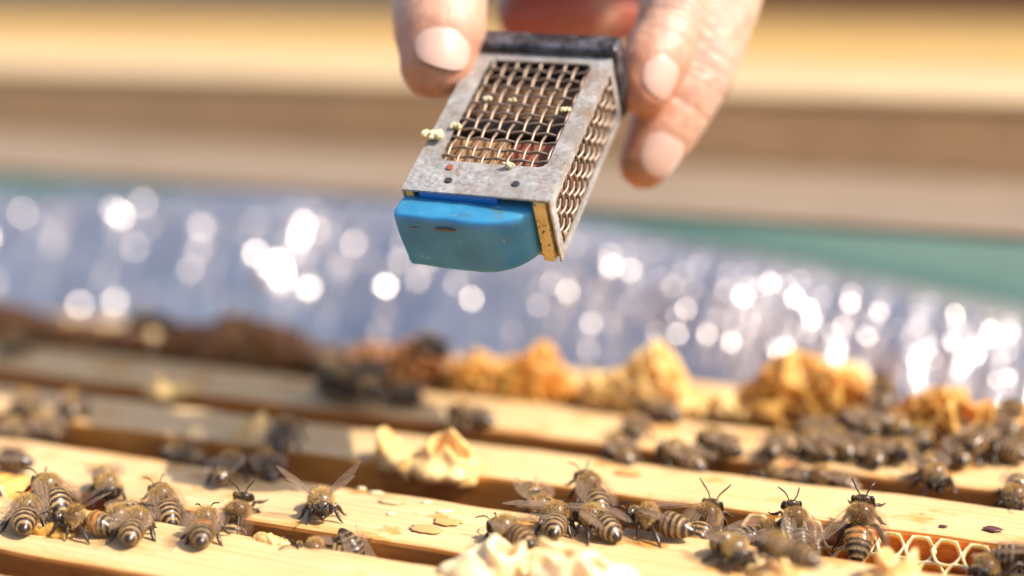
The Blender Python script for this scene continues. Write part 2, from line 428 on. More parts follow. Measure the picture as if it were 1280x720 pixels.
# ------------------------------------------------------------------ wax: burr comb lumps and open cells
def bake(o):
    dg = bpy.context.evaluated_depsgraph_get(); ev = o.evaluated_get(dg)
    me = bpy.data.meshes.new_from_object(ev); old = o.data; o.modifiers.clear(); o.data = me; bpy.data.meshes.remove(old); return me
def burr(px, py, la, ln, h, seed, m, label, z=0, cell=.0054, wall=.0011, vox=.00065, blob=.45, nofs=0, group=None, lean=.25):
    rnd = random.Random(seed); p = onz(px, py, z); G = Geo()
    # irregular cell walls, higher in the middle, torn at the top
    rows = int(ln/cell/.866)+2; colsn = int(la/cell)+2
    def jit(x, y):
        q = Vector((x*300+seed*3.7, y*300, seed)); return noise.noise(q)*.0014, noise.noise(q+Vector((5, 9, 2)))*.0014
    def height(x, y):
        f = max(0, 1-(abs(x)/(la*.5))**2.6)*max(0, 1-(abs(y)/(ln*.5))**3)
        q = Vector((x*130+seed, y*130, seed*1.7)); return h*f*(.72+.5*noise.noise(q)+.25*noise.noise(q*3.1))
    lx, ly = rnd.uniform(-lean, lean), rnd.uniform(-lean, lean)
    for r in range(-rows//2, rows//2+1):
        for c in range(-colsn//2, colsn//2+1):
            cx = (c+.5*(r % 2))*cell; cy = r*cell*.866
            for k in range(3):
                t0 = math.pi/6+k*math.pi/3; t1 = t0+math.pi/3; R_ = cell/math.sqrt(3)
                q0 = (cx+R_*math.cos(t0), cy+R_*math.sin(t0)); q1 = (cx+R_*math.cos(t1), cy+R_*math.sin(t1))
                h0, h1 = height(*q0), height(*q1)
                if h0 < .0008 or h1 < .0008 or rnd.random() < .10: continue
                b = len(G.v); n_ = Vector((q1[1]-q0[1], q0[0]-q1[0], 0)).normalized()*wall*.5
                for (q, hh) in ((q0, h0), (q1, h1)):
                    for zz, wf in ((-.002, 1.5), (hh*.5, 1.0), (hh, 1.15)):
                        jx, jy = jit(q[0], q[1]+zz*.7)
                        base = Vector((q[0]+jx+lx*zz, q[1]+jy+ly*zz, zz))
                        G.v.append(base+n_*wf); G.v.append(base-n_*wf); G.c += [None, None]
                for s in (0, 2):
                    G.f += [(b+s, b+6+s, b+8+s, b+2+s), (b+1+s, b+3+s, b+9+s, b+7+s)]; G.m += [0, 0]
                G.f += [(b, b+1, b+7, b+6), (b+4, b+10, b+11, b+5), (b, b+2, b+3, b+1), (b+2, b+4, b+5, b+3), (b+6, b+7, b+9, b+8), (b+8, b+9, b+11, b+10)]; G.m += [0]*6
    # rounded wax lumps at the foot
    for k in range(int(6+la*300)):
        x, y = rnd.uniform(-.44, .44)*la, rnd.uniform(-.4, .4)*ln; rr = rnd.uniform(.0016, .0034)*(1+h*20)*min(1, ln/.012)*(1 if h > .005 else .6); hh = height(x, y)*blob*rnd.uniform(.3, 1.1)
        bmb = bmesh.new(); bmesh.ops.create_icosphere(bmb, subdivisions=2, radius=1)
        b = len(G.v)
        for v in bmb.verts:
            G.v.append(Vector((x+v.co.x*rr*1.2, y+v.co.y*rr, max(-.002, v.co.z*max(rr*.7, hh*.8)+hh*.35)))); G.c.append(None)
        for f in bmb.faces: G.f.append(tuple(b+v.index for v in f.verts)); G.m.append(0)
        bmb.free()
    o = obj('burr_comb', G.build('burr_comb', m), None, p+NX*nofs, (0, 0, TH+rnd.uniform(-.06, .06)))
    md = o.modifiers.new('r', 'REMESH'); md.mode = 'VOXEL'; md.voxel_size = vox; md.use_smooth_shade = True
    ms = o.modifiers.new('s', 'SMOOTH'); ms.iterations = 3; ms.factor = .5
    me = bake(o); me.polygons.foreach_set('use_smooth', [True]*len(me.polygons))
    if not me.materials: me.materials.append(m)
    tag(o, label, 'wax comb', group); return o
burr(672, 722, .036, .012, .0092, 3, M['wax_white'], 'torn lump of white new wax comb on the bar beside the round stains')
burr(1122, 728, .011, .008, .0085, 8, M['wax_yellow'], 'small yellow wax lump in front of the open cells')
burr(985, 722, .012, .008, .0060, 9, M['wax_yellow'], 'low yellow wax scrap under the perched blurred bee')
burr(548, 588, .020, .011, .0105, 12, M['wax_yellow'], 'folded pale yellow burr comb on the half shaded bar')
burr(493, 575, .011, .008, .0085, 13, M['wax_yellow'], 'square edged amber wax piece beside folded pale burr comb')
burr(318, 545, .009, .008, .0085, 14, M['wax_yellow'], 'small square wax scrap standing at the edge of the hand shadow')
burr(212, 490, .010, .009, .0085, 15, M['wax_yellow'], 'greenish yellow wax knob on the shaded bar')
burr(62, 662, .016, .007, .0045, 26, M['wax_amber'], 'flat honey coloured wax under the crowded bees', vox=.0005)


def dome(px, py, la, ln, h, seed, m, label, z=0, pit=.0036, open_=.72):
    """rounded burr comb: lumpy mound with open cell mouths sunk into it"""
    p = onz(px, py, z); bm = bmesh.new(); bmesh.ops.create_icosphere(bm, subdivisions=7, radius=1)
    bmesh.ops.delete(bm, geom=[v for v in bm.verts if v.co.z < -.25], context='VERTS')
    for v in bm.verts:
        d = v.co.copy(); hx = math.copysign(abs(d.x)**.8, d.x); hy = math.copysign(abs(d.y)**.8, d.y)
        q = Vector((hx*la*.5, hy*ln*.5, d.z*h)); w_ = Vector((q.x, q.y, q.z))*85+Vector((seed*3.3, seed, 0))
        env = .68+.46*noise.noise(Vector((q.x*70+seed, seed*2.1, q.y*30)))+.16*noise.noise(w_*1.6)
        q.z *= env; q.y *= .85+.3*noise.noise(w_*.8+Vector((3, 1, 0))); q.x *= .95+.12*noise.noise(w_*.7)
        dd, pp = noise.voronoi(Vector((q.x, q.y*.8, q.z))/.0050+Vector((seed, 2, 7)))
        e = max(0, min(1, (dd[1]-dd[0])/.30)); ok = noise.noise(pp[0]*1.7+Vector((seed, 0, 0)))*.5+.5
        nr = Vector((d.x/la, d.y/ln, d.z/h)).normalized()
        if ok < open_: q -= nr*pit*(e*e*(3-2*e))
        else: q += nr*.0006*e
        q += nr*noise.noise(q*900)*.00035
        v.co = q
    me = bm_mesh('burr_comb', bm, m, True)
    o = obj('burr_comb', me, None, p, (0, 0, TH)); tag(o, label, 'wax comb'); return o
def cell_mesh():
    """one open cell: hexagonal outside, round pale rim, amber cup inside; local -y is the open mouth"""
    seg = 24; Ro = .00272/math.cos(math.pi/6); V = []; F = []; m = []
    def hexr(t): 
        u = (t % (math.pi/3))-math.pi/6; return .00272/math.cos(u)
    rings = [('h', 1.0, .0095), ('h', 1.0, .0004), ('r', .95, -.0002), ('r', .84, .0001), ('r', .79, .0008), ('r', .80, .004), ('r', .74, .0060), ('r', .40, .0068)]
    for kind, s, y in rings:
        for k in range(seg):
            t = 2*math.pi*k/seg+math.pi/2
            r = hexr(t-math.pi/6+math.pi/6)*s if kind == 'h' else (.35*hexr(t)+.65*.00272)*s
            V.append((r*math.cos(t), y, r*math.sin(t)))
    for i in range(len(rings)-1):
        for k in range(seg):
            a = i*seg+k; b = i*seg+(k+1) % seg; F.append((a, b, b+seg, a+seg)); m.append(0 if 0 < i < 4 else 1)
    F.append(tuple((len(rings)-1)*seg+k for k in range(seg))); m.append(1)
    return mesh_from('cell', V, F, [M['wax_white'], M['wax_cell']], True, m)
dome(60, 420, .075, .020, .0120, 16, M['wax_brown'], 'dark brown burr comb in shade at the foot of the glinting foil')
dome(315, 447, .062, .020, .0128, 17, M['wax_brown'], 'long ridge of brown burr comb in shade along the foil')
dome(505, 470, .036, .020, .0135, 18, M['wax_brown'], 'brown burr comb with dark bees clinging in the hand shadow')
dome(640, 488, .040, .022, .0145, 19, M['wax_amber'], 'amber burr comb half lit at the shadow edge')
dome(795, 508, .032, .022, .0200, 20, M['wax_yellow'], 'tall rounded yellow burr comb near the foil')
dome(890, 512, .030, .014, .0060, 21, M['wax_yellow'], 'low pale burr wax between the two tall burr combs')
dome(1008, 520, .040, .022, .0190, 22, M['wax_amber'], 'amber burr comb with dark holes and a white capped corner')
dome(1062, 505, .013, .014, .0190, 23, M['wax_white'], 'white capped wax piece on the amber burr comb')
dome(1195, 548, .046, .020, .0165, 24, M['wax_amber'], 'bright orange yellow burr comb behind the crowd of bees')
dome(1290, 560, .020, .018, .0150, 25, M['wax_amber'], 'orange burr comb at the end of the bee crowded ridge')
dome(340, 676, .0095, .0045, .0016, 27, M['wax_yellow'], 'thin pale wax flake on the edge beside the climbing bee', pit=.0004)
CELL = cell_mesh()
def brace(label, a0, cols, rows, n_mouth, ztop, tilt, skip=(), seed=1):
    r = empty('brace_comb', an(a0, n_mouth, ztop), (R(tilt), 0, TH)); tag(r, label, 'wax comb'); rnd = random.Random(seed)
    for j in range(rows):
        for i in range(cols):
            if (i, j) in skip: continue
            o = obj('cell', CELL, r, ((i+.5*(j % 2))*.00530+rnd.uniform(-.0002, .0002), rnd.uniform(-.0006, .0006), -.0030-j*.00462), (rnd.uniform(-.08, .08), rnd.uniform(-.1, .1), rnd.uniform(-.08, .08)))
            s = rnd.uniform(.96, 1.03); o.scale = (s, 1, s)
    return r
pR = onz(948, 640, 0)
brace('row of open amber honeycomb cells with white rims on the bar side', a_of(pR), 12, 4, .2975, .0000, -40)
pL = onz(-30, 598, 0)
brace('small patch of open cells bridging two bars beside the crowded bees', a_of(pL), 3, 3, .2462, .0022, -10, skip=((0, 0),), seed=5)

# white flecks of wax along the bars
rnd = random.Random(77)
fl = [(452, 612, 'on the bar edge behind the front facing bee'), (470, 617, 'on the bare bar near the edge, next to a longer fleck'), (533, 629, 'lying alone in the middle of the bare bar'), (556, 640, 'just behind the two round resin spots'), (490, 643, 'between the front facing bee and the resin spots')]
for i, (x, y, t) in enumerate(fl):
    bm = bmesh.new(); bmesh.ops.create_icosphere(bm, subdivisions=2, radius=1)
    for v in bm.verts: v.co = Vector((v.co.x*rnd.uniform(.0010, .0013)*(1+.5*(i % 2)), v.co.y*.0008, v.co.z*.00035))+Vector((noise.noise(v.co*2+Vector((i, 0, 0))), noise.noise(v.co*2+Vector((0, i, 4))), 0))*.0004
    o = obj('wax_fleck', bm_mesh('wax_fleck', bm, M['wax_white'], True), None, onz(x, y, 0)+UP*.0002, (0, 0, TH+.2*i)); tag(o, 'white wax fleck '+t, 'wax')

# ------------------------------------------------------------------ queen cage
UX, VX, WX = Vector((.938, -.345, -.027)), Vector((.303, .781, .547)), None
UX.normalize(); VX = (VX-UX*VX.dot(UX)).normalized(); WX = UX.cross(VX)
CM = Matrix((UX, VX, WX)).transposed().to_4x4(); CO = Vector((-.0213, .3058, .0643)); CM.translation = CO
mm = .001
cage = empty('queen_cage'); cage.matrix_world = CM
tag(cage, 'worn metal queen cage with wire mesh and blue wax plug, held in the fingers', 'queen cage')
W_, L_, H_ = 30.2, 45.4, 15.6
def plate(name, x0, x1, y0, y1, hole, thick, place, parent, m, rc=1.8, fold=0):
    """sheet with a rounded window; place maps (x, y, t) to cage mm"""
    hx0, hx1, hy0, hy1 = hole; seg = 6
    inner = []
    for cx, cy, st in ((hx1-rc, hy1-rc, 0), (hx0+rc, hy1-rc, 90), (hx0+rc, hy0+rc, 180), (hx1-rc, hy0+rc, 270)):
        for k in range(seg+1):
            t = R(st+90*k/seg); inner.append((cx+rc*math.cos(t), cy+rc*math.sin(t)))
    cx, cy = (hx0+hx1)/2, (hy0+hy1)/2
    outer = []
    for q in inner:      # cast to the border
        dx, dy = q[0]-cx, q[1]-cy
        s = min(((x1-cx)/dx if dx > 1e-9 else (x0-cx)/dx if dx < -1e-9 else 1e9), ((y1-cy)/dy if dy > 1e-9 else (y0-cy)/dy if dy < -1e-9 else 1e9))
        outer.append([cx+dx*s, cy+dy*s])
    for (ex, ey) in ((x1, y1), (x0, y1), (x0, y0), (x1, y0)):    # exact corners
        j = min(range(len(outer)), key=lambda k: (outer[k][0]-ex)**2+(outer[k][1]-ey)**2); outer[j] = [ex, ey]
    rings = []
    for s in (0, .25, .5, .75, 1): rings.append([(i[0]+(o[0]-i[0])*s, i[1]+(o[1]-i[1])*s) for i, o in zip(inner, outer)])
    V = []; F = []; n = len(inner)
    for t in (0, -thick):
        for rg in rings:
            for (x, y) in rg:
                wv = noise.noise(Vector((x*.25, y*.25, thick)))*.16
                V.append(Vector(place(x, y, t+wv))*mm)
    K = len(rings)
    for i in range(K-1):
        for k in range(n):
            a = i*n+k; b = i*n+(k+1) % n
            F.append((a, a+n, b+n, b)); off = K*n; F.append((off+a, off+b, off+b+n, off+a+n))
    for k in range(n):
        b = (k+1) % n; off = K*n
        F.append((k, b, off+b, off+k)); F.append(((K-1)*n+k, off+(K-1)*n+k, off+(K-1)*n+b, (K-1)*n+b))
    me = mesh_from(name, V, F, m, False); bm = bmesh.new(); bm.from_mesh(me); bmesh.ops.recalc_face_normals(bm, faces=bm.faces[:]); bm.to_mesh(me); bm.free()
    return obj(name, me, parent)
def wires(parent, x0, x1, y0, y1, nx, ny, place, r=.27):
    amp = .26
    def make(pts, k):
        G = Geo(); G.tube([Vector(place(*q))*mm for q in pts], r*mm*k, 6); obj('wire', G.build('wire', M['wire']), parent)
    px_, py_ = (x1-x0)/nx, (y1-y0)/ny
    rw = random.Random(nx*31+ny)
    for i in range(nx):
        x = x0+(i+.5)*px_+rw.uniform(-.12, .12); bend = rw.uniform(-.25, .25)
        make([(x+bend*math.sin(math.pi*k/(ny*4)), y0+(y1-y0)*k/(ny*4), amp*math.cos(math.pi*(k/4.+.0)+math.pi*i)) for k in range(ny*4+1)], 1.12)
    for j in range(ny):
        y = y0+j*py_+rw.uniform(-.12, .12)+.02
        make([(x0+(x1-x0)*k/(nx*4), y, -amp*math.cos(math.pi*(k/4.-.5)+math.pi*j)) for k in range(nx*4+1)], .92)
tp = lambda x, y, t: (x, y, t)
top = plate('top_plate', 0, W_, 0, L_, (4.3, 26.6, 9.2, 42.3), .45, tp, cage, M['tin'])
wires(top, 3.8, 27.2, 8.6, 42.8, 9, 12, lambda x, y, t: (x, y, t-.75))
rp = lambda x, y, t: (W_+t, y, x)           # right side: x is height
right = plate('side_plate', -H_, -.5, 0, L_, (-13.9, -2.2, 2.2, 42.6), .4, rp, cage, M['tin'], 1.4)
wires(right, -14.4, -1.8, 1.8, 43, 5, 15, lambda x, y, t: (W_+t-.7, y, x), .30)
left = plate('side_plate', -H_, -.5, 0, L_, (-13.9, -2.2, 2.2, 42.6), .4, lambda x, y, t: (-t, y, x), cage, M['tin'], 1.4)
wires(left, -14.4, -1.8, 1.8, 43, 5, 15, lambda x, y, t: (-t+.7, y, x), .30)
me = bm_mesh('floor', bevel_box((W_-1.2)*mm, (L_-2)*mm, 1.4*mm, .0002, 1, (W_/2*mm, L_/2*mm, -14.7*mm)), M['cagewood']); obj('floor_board', me, cage)
me = bm_mesh('divider', bevel_box((W_-1.6)*mm, 5.0*mm, 11*mm, .0003, 1, (W_/2*mm, 25*mm, -8.6*mm)), simple('dark_candy', (.012, .009, .008), .5)); obj('divider', me, cage)
me = bm_mesh('block', bevel_box(12*mm, 13*mm, 9*mm, .0012, 2, (21.5*mm, 15.5*mm, -8.6*mm)), wax('reddish_candy', (.40, .12, .07), (.16, .04, .02), .1)); obj('candy_block', me, cage)
me = bm_mesh('block2', bevel_box(12*mm, 13*mm, 9*mm, .0012, 2, (9*mm, 15*mm, -8.4*mm)), wax('tan_candy', (.50, .28, .12), (.20, .09, .04), .1)); obj('candy_block', me, cage)
me = bm_mesh('block3', bevel_box(26*mm, 14*mm, 8*mm, .0014, 2, (15*mm, 36*mm, -9.0*mm)), M['cagewood']); obj('candy_block', me, cage)
# rivets and holes on the front band
for (x, y, c) in ((7.5, 7.2, (.36, .12, .06)), (8.6, 3.4, (.06, .055, .05)), (22.2, 3.9, (.05, .055, .065))):
    bm = bmesh.new(); bmesh.ops.create_cone(bm, cap_ends=True, segments=16, radius1=.85*mm, radius2=.7*mm, depth=.3*mm)
    bmesh.ops.translate(bm, verts=bm.verts, vec=Vector((x, y, .12))*mm); obj('rivet', bm_mesh('rivet', bm, simple('rivet', c, .5, .4)), cage)
# blue plug: plan outline swept over its height, swollen and rounded
def plug():
    plan = [(.2, 4), (-.4, -1), (-.6, -4.0), (.1, -5.2), (2, -5.5), (8, -5.6), (14, -5.6), (19, -5.2), (22.5, -4.0), (25, -2.0), (26.4, .4), (26.6, 4)]
    # resample smoothly
    P = []
    for i in range(len(plan)-1):
        p0, p1, p2, p3 = [Vector(plan[max(0, min(len(plan)-1, i+d))]) for d in (-1, 0, 1, 2)]
        for k in range(6):
            t = k/6; P.append(.5*((2*p1)+(p2-p0)*t+(2*p0-5*p1+4*p2-p3)*t*t+(3*p1-p0-3*p2+p3)*t**3))
    P.append(Vector(plan[-1])); n = len(P); c = Vector((12.6, 3.5))
    lev = [(-1.9, .0), (-1.85, .93), (-2.0, .972), (-2.35, .992), (-2.9, 1.0), (-4.4, 1.0), (-7, .995), (-10, .985), (-12.8, .975), (-14.6, .968), (-15.2, .955), (-15.4, .90), (-15.4, 0)]
    V = []; F = []
    for z, s in lev:
        for p in P:
            q = c+(p-c)*s; q.y = max(min(q.y, 4), -9)
            d = noise.noise(Vector((q.x*.2, q.y*.3, z*.25)))*.35
            V.append(Vector((q.x, q.y-d, z+.4*noise.noise(Vector((q.x*.14, 3, q.y*.2)))+(-.9*max(0, (q.x-16)/10) if z > -3 else (.9*max(0, (q.x-18)/8) if z < -12 else 0))))*mm)
    for i in range(len(lev)-1):
        for k in range(n-1):
            a = i*n+k; F.append((a, a+n, a+n+1, a+1))
    me = mesh_from('plug', V, F, M['blue']); bm = bmesh.new(); bm.from_mesh(me)
    bmesh.ops.remove_doubles(bm, verts=bm.verts[:], dist=1e-6); bmesh.ops.holes_fill(bm, edges=[e for e in bm.edges if e.is_boundary]); bmesh.ops.recalc_face_normals(bm, faces=bm.faces[:]); bm.to_mesh(me); bm.free()
    return obj('wax_plug', me, cage)
pl = plug()
bm = bevel_box(16*mm, 3*mm, 5*mm, .0004, 2, (11.5*mm, 1.2*mm, -2.9*mm)); obj('plug_insert', bm_mesh('insert', bm, M['blue_dark']), cage)
# brown chips pressed into the plug
for (x, y, z, lx, lz) in ((10.2, -5.75, -4.3, 4.6, .75), (3.6, -5.35, -4.6, 2.2, .4)):
    bm = bmesh.new(); bmesh.ops.create_icosphere(bm, subdivisions=2, radius=1)
    for v in bm.verts: v.co = Vector((v.co.x*lx*.5*(1+.1*noise.noise(v.co*3)), v.co.y*.28, v.co.z*lz*.5*(1+.5*noise.noise(v.co*4))))*mm+Vector((x, y, z))*mm
    obj('chip', bm_mesh('chip', bm, simple('brown_chip', (.14, .06, .025), .6), True), pl)
me = bm_mesh('strip', bevel_box(2.3*mm, 3*mm, 14.6*mm, .0002, 2, (27.9*mm, 1.0*mm, -8.0*mm)), M['foam']); o = obj('wood_strip', me, cage); o['label'] = 'yellow speckled wooden strip'
me = bm_mesh('strip2', bevel_box(1.6*mm, 3*mm, 14*mm, .0002, 2, (1.3*mm, 1.7*mm, -7.6*mm)), M['foam']); obj('wood_strip', me, cage)
# black end cap: a channel closed round the back end
bm = bevel_box((W_+1.4)*mm, 5.4*mm, (H_+2.2)*mm, .0013, 4, (W_/2*mm+.3*mm, (L_+1.9)*mm, (-H_/2+.9)*mm)); obj('end_cap', bm_mesh('cap', bm, M['cap'], True), cage)
# crumbs on the cage
def crumb(x, y, z, s, seed, lab, n=5):
    rw = random.Random(seed); bm = bmesh.new()
    for k in range(n*3):
        e = bmesh.ops.create_icosphere(bm, subdivisions=2, radius=rw.uniform(.22, .5)*s*mm)
        o_ = Vector((rw.uniform(-1, 1), rw.uniform(-.8, .8), rw.uniform(0, .6)))*s*mm
        for v in e['verts']: v.co = v.co*(1+.8*noise.noise(v.co*2200+Vector((seed, k, 0))))+o_
    bmesh.ops.translate(bm, verts=bm.verts, vec=CM @ Vector((x*mm, y*mm, z*mm)))
    o = obj('wax_crumb', bm_mesh('wax_crumb', bm, M['wax_white'], True)); tag(o, lab, 'wax crumb', 'wax crumbs on the cage')
crumb(1.2, 15.2, .6, 1.7, 1, 'largest yellow wax crumb stuck on the left edge of the cage plate', 9)
crumb(4.6, 19.0, .4, .9, 2, 'yellow wax crumb at the window corner beside the largest crumb', 4)
crumb(8.2, 28.5, .3, .8, 4, 'pale wax crumb on the mesh beside the window edge, nearest the thumb', 4)
crumb(13.6, 28.3, .3, .75, 5, 'pale wax crumb in the middle of the mesh', 3)
crumb(25.6, 26.3, .4, .9, 7, 'yellow wax crumb on the mesh edge nearest the two fingers', 4)
crumb(19.2, 8.6, .2, 1.0, 8, 'flat tan wax crumb on the front edge of the mesh window', 5)

# ------------------------------------------------------------------ hand
person = empty('person', tuple(pd(720, -100, .40)))
tag(person, 'bare soil stained hand reaching down, thumb and fingers gripping the queen cage', 'hand')
FING = {
 'thumb': [(640, -420, .345, 16), (536, -180, .350, 13), (549, -40, .3455, 10.9), (550, 42, .338, 9.8), (545, 78, .3345, 7.9)],
 'index': [(796, -215, .347, 11.5), (858, -62, .350, 8.8), (838, 30, .3455, 7.6), (814, 82, .3405, 7.0), (804, 112, .3385, 5.7)],
 'middle': [(858, -230, .352, 11.5), (910, -25, .3555, 8.9), (872, 95, .3505, 8.0), (827, 165, .3475, 7.5), (806, 204, .3465, 5.9)],
 'ring': [(892, -215, .372, 11.0), (878, -25, .398, 8.4), (790, 14, .394, 7.8), (690, 20, .384, 7.2), (655, 22, .380, 6.4)],
 'little': [(905, -190, .390, 10.0), (872, -45, .424, 7.6), (780, -42, .420, 7.0), (690, -36, .410, 6.4), (665, -34, .407, 5.4)]}
WR = (850, -690, .338)
def capsule(G, p0, r0, p1, r1, seg=20, st=8):
    d = (p1-p0); L = d.length; t = d/L; up = Vector((0, 0, 1)) if abs(t.z) < .9 else Vector((1, 0, 0)); x = t.cross(up).normalized(); y = x.cross(t)
    prof = [(-r0*math.cos(math.pi/2*k/st), r0*math.sin(math.pi/2*k/st)) for k in range(st+1)] + [(L+r1*math.sin(math.pi/2*k/st), r1*math.cos(math.pi/2*k/st)) for k in range(st+1)]
    b = len(G.v)
    for (h, r) in prof:
        r = max(r, 1e-5)
        for k in range(seg):
            an_ = 2*math.pi*k/seg; G.v.append(p0+t*h+x*math.cos(an_)*r+y*math.sin(an_)*r); G.c.append(None)
    for i in range(len(prof)-1):
        for k in range(seg):
            a = b+i*seg+k; c = b+i*seg+(k+1) % seg; G.f.append((a, c, c+seg, a+seg)); G.m.append(0)
    G.f.append(tuple(b+k for k in range(seg))[::-1]); G.f.append(tuple(b+(len(prof)-1)*seg+k for k in range(seg))); G.m += [0, 0]
G = Geo(); J = {}
for k, ch in FING.items():
    J[k] = [(pd(x, y, d), r*mm) for x, y, d, r in ch]
    for (p0, r0), (p1, r1) in zip(J[k], J[k][1:]): capsule(G, p0, r0, p1, r1)
wrist = pd(*WR)
for k in FING:
    p0, r0 = J[k][0]; capsule(G, p0, r0*1.05, wrist, .022)
for k0, k1 in (('index', 'middle'), ('middle', 'ring'), ('ring', 'little')):
    capsule(G, J[k0][0][0], J[k0][0][1], J[k1][0][0], J[k1][0][1])
capsule(G, J['thumb'][0][0], .015, J['index'][0][0].lerp(wrist, .35), .013)
capsule(G, J['thumb'][1][0].lerp(J['thumb'][0][0], .45), .011, J['index'][0][0], .010)
capsule(G, pd(740, -95, .402), .011, J['middle'][0][0], .012); capsule(G, pd(660, -120, .392), .012, J['index'][0][0], .012)
elbow = wrist+Vector((.06, .10, 1.0)).normalized()*.26
capsule(G, wrist, .025, wrist.lerp(elbow, .35), .030); capsule(G, wrist.lerp(elbow, .35), .030, elbow, .040)
hand = obj('hand', G.build('hand', M['skin']))
md = hand.modifiers.new('r', 'REMESH'); md.mode = 'VOXEL'; md.voxel_size = .0008; md.use_smooth_shade = True
ms = hand.modifiers.new('s', 'SMOOTH'); ms.iterations = 14; ms.factor = .6
me = bake(hand); me.polygons.foreach_set('use_smooth', [True]*len(me.polygons))
if not me.materials: me.materials.append(M['skin'])
tips = [J[k][-1][0] for k in FING]
# joints with their finger direction: creases are pressed into the skin there
JT = []
for k in FING:
    for i in (1, 2):
        d = (J[k][i+1][0]-J[k][i-1][0]).normalized()
        for off, dep in ((-.0034, .7), (-.0016, 1.0), (0, 1.2), (.0018, .9), (.0036, .6)): JT.append((J[k][i][0]+d*off, d, J[k][i][1]*1.35, dep, rnd.uniform(0, 9)))
    d = (J[k][-1][0]-J[k][-2][0]).normalized(); r_ = J[k][-2][1]
    JT.append((J[k][-2][0]-d*.0062, d, r_*1.3, .6, 2.0))
ringf = [J[k][i][0] for k in ('ring', 'little') for i in (1, 2, 3, 4)]+[pd(740, -95, .402), pd(660, -120, .392)]
at = me.color_attributes.new('col', 'FLOAT_COLOR', 'POINT')
nrm = [v.normal.copy() for v in me.vertices]
for i, v in enumerate(me.vertices):
    p = v.co.copy(); c = Vector((.61, .40, .30))
    if p.z < .19:
        dt = min((p-t).length for t in tips); c = c.lerp(Vector((.48, .16, .07)), max(0, min(1, 1.25-dt/.015))*.9)
        dr = min((p-t).length for t in ringf); c = c.lerp(Vector((.40, .075, .045)), max(0, min(1, 2.4-dr/.007))*.92)  # curled fingers and palm painted dark red for shade and light through flesh
        cr = 0
        for q, d, rr, dep, ph in JT:
            w_ = p-q
            if w_.length > rr: continue
            x = w_.dot(d)+.0007*noise.noise(p*260+Vector((ph, 0, 0))); cr = max(cr, dep*math.exp(-(x/.00042)**2)*(1-(w_.length/rr)**4))
        v.co = p-nrm[i]*(.0006*cr-.00016*noise.noise(p*420)-.0003*noise.noise(p*130))
        c = c.lerp(Vector((.46, .20, .13)), min(1, cr)*.85)
    at.data[i].color = (*c, 1)
hand.parent = person; hand.matrix_parent_inverse = Matrix.Translation(person.location).inverted()
def nail(px, py, depth, axis_px, nrm, w, l, rad, lab=None):
    """curved nail plate; axis_px = pixel direction of the finger towards its tip"""
    c = pd(px, py, depth); nrm = Vector(nrm).normalized()
    ax = (CR*axis_px[0]-CU*axis_px[1]+CF*axis_px[2]); ax = (ax-nrm*ax.dot(nrm)).normalized(); sd = ax.cross(nrm)
    V = []; F = []; nu, nv = 14, 14
    for side in (0, 1):
        for i in range(nu+1):
            for j in range(nv+1):
                u = -1+2*i/nu; v = -1+2*j/nv
                uu = u*math.sqrt(1-.42*v*v); vv = v*math.sqrt(1-.42*u*u)
                x = uu*w/2; y = vv*l/2; th = x/rad
                edge = max(0, 1-max(abs(u), abs(v))**6)
                hgt = rad*math.cos(th)-rad - .06*l*vv*vv*(1 if vv > 0 else 1.6) + (.00035*edge if side == 0 else -.0006)
                V.append(c+sd*(rad*math.sin(th))+ax*y+nrm*hgt)
    K = (nu+1)*(nv+1)
    for i in range(nu):
        for j in range(nv):
            a = i*(nv+1)+j; F.append((a, a+nv+1, a+nv+2, a+1)); F.append((K+a, K+a+1, K+a+nv+2, K+a+nv+1))
    o = obj('fingernail', mesh_from('fingernail', V, F, M['nail'])); o.parent = person; o.matrix_parent_inverse = Matrix.Translation(person.location).inverted()
def toward(p, extra): return ((CAM-p).normalized()+Vector(extra)).normalized()
def nail_on(k, extra, w, l, frac, back=0):
    (p0, r0), (p1, r1) = J[k][-2], J[k][-1]; p = p0.lerp(p1, frac); r = r0+(r1-r0)*frac
    ax = (p1-p0).normalized(); nr = toward(p, extra); nr = (nr-ax*nr.dot(ax)).normalized()
    c = p+nr*(r-.00012-back); ax = (((p1+nr*r1)-(p0+nr*r0)).normalized()+ax*1.2).normalized(); nr = (nr-ax*nr.dot(ax)).normalized(); v = c-CAM; d = v.dot(CF)
    nail(640+FPX*v.dot(CR)/d, 360-FPX*v.dot(CU)/d, d, (ax.dot(CR), -ax.dot(CU), ax.dot(CF)), nr, w, l, r*.98)
nail_on('thumb', (.25, 0, .35), .0136, .0138, .85)
nail_on('index', (.75, 0, .10), .0104, .0128, .40)
nail_on('middle', (.62, 0, .05), .0108, .0134, .50)
nail_on('ring', (0, .9, .9), .0085, .0105, .4)
nail_on('little', (0, .9, .9), .0072, .009, .4)
# sleeve round the forearm
G = Geo(); rs = []; ps = []
for i in range(40):
    t = .42+.62*i/39; ps.append(wrist.lerp(elbow, t)); rs.append(.041+.016*t+.0016*math.sin(i*1.9)+(.002 if i < 3 else 0))
G.tube(ps, rs, 32, cap=False); o = obj('sleeve', G.build('sleeve', M['cloth'])); o.parent = person; o.matrix_parent_inverse = Matrix.Translation(person.location).inverted()

